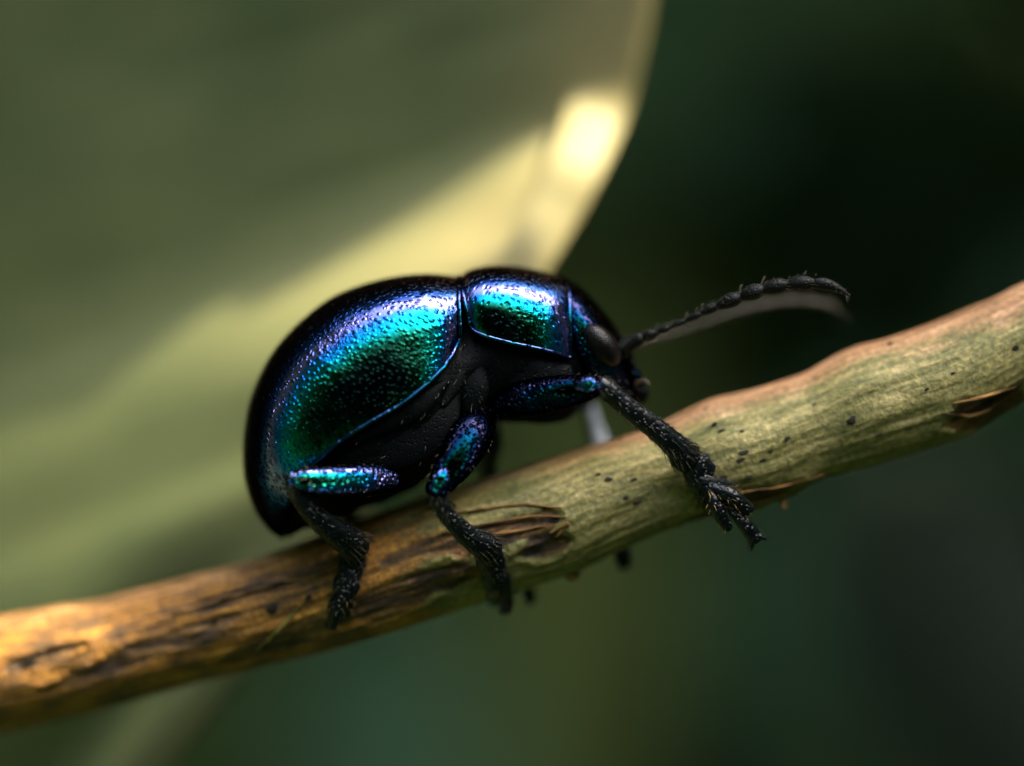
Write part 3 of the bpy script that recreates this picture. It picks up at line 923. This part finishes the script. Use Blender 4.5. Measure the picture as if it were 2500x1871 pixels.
# ---------------------------------------------------------------- legs
def L3(pts): return [P(*p) for p in pts]
def lobe_seg(name, pts, ra, rb, parent, mat, hm=None, nh=0, hl=0.02, extra=None):
    m = Mesh(); g = tube(m, L3(pts), ra, rb, n=18, seg=14)
    gs = [g]
    if extra:
        gs.append(tube(m, L3(extra[0]), extra[1], extra[2], n=18, seg=14))
    o = m.build(name, mat, parent)
    if hm is not None:
        for q in gs: hairs_on(hm, q, nh, hl, 0.0011, 1.3, 0.15, 1.0)
    return o
def leg(femur, fr, tibia, tr, segs, label, mat_f=None, mat_t=None, nh=1.0, tb=0.75, knee_glint=None):
    m = Mesh(); gf_ = tube(m, L3(femur), fr, np.asarray(fr) * 0.85, n=36, seg=22)
    root = m.build('leg', mat_f or M_legm, beetle)
    root['label'] = label
    if knee_glint:
        m = Mesh(); tube(m, L3(knee_glint[0]), knee_glint[1], n=20, seg=18); m.build('knee_glint', M_legm, root)  # bright cap stands in for the glint at the femur's end
    m = Mesh(); gt = tube(m, L3(tibia), tr, np.asarray(tr) * tb, n=36, seg=18)
    m.build('tibia', mat_t or M_leg, root)
    hm, pm = Mesh(), Mesh()
    hairs_on(hm, gf_, int(50 * nh), 0.013, 0.0009, 1.6)
    hairs_on(hm, gt, int(150 * nh), 0.018, 0.0011, 2.2, 0.15, 0.85)
    hairs_on(hm, gt, int(70 * nh), 0.034, 0.0014, 2.4, 0.72, 0.9)
    for s in segs:
        lobe_seg('claw' if s.get('claw') else 'tarsal_segment', s['p'], s['ra'], s['rb'], root, M_leg, pm if s.get('pad') else hm, int(s.get('n', 50) * nh * 0.5), s.get('hl', 0.02), s.get('x'))
    if hm.n: o = hm.build('leg_bristles', M_hair, root); o['kind'] = 'stuff'
    if pm.n: o = pm.build('pad_bristles', M_pad, root); o['kind'] = 'stuff'
    return root

def sf(px, py, off=0.02): return (px, py, stem_front(px, py) - off)
# near front leg
leg([(1225, 985, -.13), (1290, 972, -.18), (1370, 958, -.22), (1430, 948, -.24), (1458, 943, -.245)], [.040, .046, .042, .032, .024],
    [(1456, 938, -.245), (1480, 950, -.245), (1540, 1002, -.235), (1600, 1047, -.22), (1650, 1090, -.2), (1678, 1122, -.18)], [.020, .0245, .025, .027, .031, .037],
    [dict(p=[sf(1672, 1122, .03), sf(1700, 1140, .034), sf(1728, 1158, .028)], ra=[.022, .040, .030], rb=[.014, .020, .013], n=70),
     dict(p=[sf(1692, 1160, .03), sf(1724, 1178, .034), sf(1786, 1186, .014)], ra=[.022, .024, .010], rb=[.014, .018, .008], n=60,
          x=([sf(1692, 1160, .03), sf(1712, 1190, .032), sf(1722, 1240, .014)], [.022, .023, .010], [.014, .016, .008])),
     dict(p=[(1732, 1190, -.175), (1785, 1212, -.185), (1828, 1246, -.17)], ra=[.014, .020, .016], rb=[.012, .015, .012], n=60, pad=True,
          x=([(1730, 1194, -.175), (1750, 1240, -.18), (1776, 1288, -.165)], [.014, .019, .014], [.012, .015, .011])),
     dict(p=[(1754, 1210, -.17), (1792, 1252, -.17), (1826, 1290, -.16), (1844, 1314, -.150)], ra=[.007, .012, .019, .018], rb=[.007, .012, .016, .014], n=30),
     dict(claw=True, p=[(1842, 1306, -.16), (1860, 1312, -.16), (1872, 1320, -.145)], ra=[.007, .006, .001], rb=[.006, .005, .001], n=4, x=([(1832, 1314, -.14), (1836, 1332, -.135), (1832, 1346, -.12)], [.007, .006, .001], [.006, .005, .001]))],
    'near front leg stretched forward over the stem', M_femur, knee_glint=([(1418, 942, -.248), (1440, 940, -.258), (1456, 941, -.256)], [.022, .024, .016]))
# near middle leg
leg([(1165, 1020, -.14), (1150, 1060, -.19), (1118, 1120, -.235), (1080, 1175, -.26), (1066, 1195, -.265)], [.050, .055, .048, .035, .029],
    [(1064, 1192, -.265), (1072, 1222, -.262), (1100, 1268, -.245), (1142, 1308, -.22), (1180, 1332, -.195), (1198, 1346, -.18)], [.026, .023, .022, .027, .034, .034],
    [dict(p=[sf(1188, 1342, .03), sf(1198, 1368, .028), sf(1208, 1398, .024)], ra=[0.029, 0.036, 0.029], rb=[.016, .018, .014], n=50),
     dict(p=[sf(1204, 1390, .03), sf(1212, 1418, .026), sf(1222, 1446, .02)], ra=[0.023, 0.036, 0.026], rb=[.014, .016, .012], n=50),
     dict(p=[sf(1214, 1428, .03), sf(1208, 1450, .025), sf(1202, 1472, .015)], ra=[0.018, 0.023, 0.016], rb=[.012, .013, .010], n=50, pad=True,
          x=([sf(1216, 1428, .03), sf(1234, 1456, .02), sf(1242, 1484, .005)], [.014, .019, .012], [.012, .014, .010])),
     dict(p=[sf(1220, 1440, .04), sf(1228, 1462, .04), sf(1236, 1492, .03)], ra=[0.008, 0.014, 0.016], rb=[.006, .010, .010], n=24)],
    'near middle leg bent down the side of the stem', M_femur, knee_glint=([(1090, 1148, -.262), (1076, 1172, -.272), (1066, 1190, -.272)], [.020, .026, .022]))
# near hind leg
leg([(950, 1165, -.18), (890, 1172, -.225), (805, 1176, -.265), (742, 1174, -.285), (716, 1172, -.285)], [.036, .041, .038, .031, .022],
    [(714, 1166, -.285), (722, 1196, -.28), (760, 1252, -.255), (815, 1296, -.215), (858, 1326, -.17), (876, 1340, -.15)], [.020, .021, .024, .032, .036, .032],
    [dict(p=[sf(868, 1338, .03), sf(860, 1372, .028), sf(853, 1404, .024)], ra=[0.029, 0.034, 0.029], rb=[.015, .017, .014], n=50),
     dict(p=[sf(856, 1398, .028), sf(846, 1428, .026), sf(838, 1456, .022)], ra=[0.023, 0.034, 0.026], rb=[.014, .016, .012], n=50),
     dict(p=[sf(840, 1446, .03), sf(842, 1472, .024), sf(842, 1498, .018)], ra=[0.018, 0.023, 0.016], rb=[.012, .013, .010], n=50, pad=True,
          x=([sf(838, 1446, .03), sf(820, 1474, .024), sf(808, 1500, .018)], [.014, .019, .012], [.012, .014, .010])),
     dict(p=[sf(832, 1458, .04), sf(820, 1490, .036), sf(808, 1530, .03)], ra=[0.008, 0.014, 0.014], rb=[.006, .010, .010], n=24)],
    'near hind leg with its shiny blue and green thigh')
# far legs
leg([(1330, 985, .12), (1390, 975, .17), (1428, 978, .21)], [.036, .038, .026], [(1430, 980, .215), (1448, 1035, .22), (1466, 1085, .20), (1480, 1130, .17)], [.020, .021, .023, .024],
    [dict(p=[(1486, 1140, .17), (1500, 1220, .175), (1508, 1300, .15)], ra=[.022, .026, .024], rb=[.016, .016, .014], n=20),
     dict(p=[(1508, 1300, .15), (1516, 1345, .12), (1522, 1380, .09)], ra=[.014, .022, .018], rb=[.012, .014, .012], n=20)],
    'far front leg with a pale sky lit shin behind the stem', M_leg, M_shin_sheen, 0.4)
leg([(1160, 1010, .12), (1180, 1075, .19), (1188, 1135, .23)], [.05, .052, .03], [(1188, 1135, .235), (1220, 1210, .24), (1255, 1300, .21)], [.022, .024, .030],
    [dict(p=[(1258, 1305, .2), (1275, 1370, .19), (1285, 1420, .15)], ra=[.022, .026, .024], rb=[.016, .016, .014], n=20),
     dict(p=[(1285, 1415, .15), (1291, 1445, .12), (1296, 1466, .09)], ra=[.012, .016, .014], rb=[.012, .014, .012], n=20)],
    'far middle leg, mostly hidden by the body and stem', M_leg, M_leg, 0.4)
leg([(930, 1150, .19), (860, 1150, .24), (790, 1150, .27)], [.034, .035, .024], [(788, 1150, .27), (830, 1240, .25), (900, 1310, .2)], [.020, .024, .030],
    [dict(p=[(905, 1315, .19), (910, 1370, .19), (905, 1420, .17)], ra=[.020, .024, .020], rb=[.015, .016, .014], n=10),
     dict(p=[(905, 1420, .17), (900, 1460, .165), (895, 1490, .15)], ra=[.014, .02, .014], rb=[.012, .013, .012], n=10)],
    'far hind leg, hidden behind the abdomen', M_leg, M_leg, 0.4)
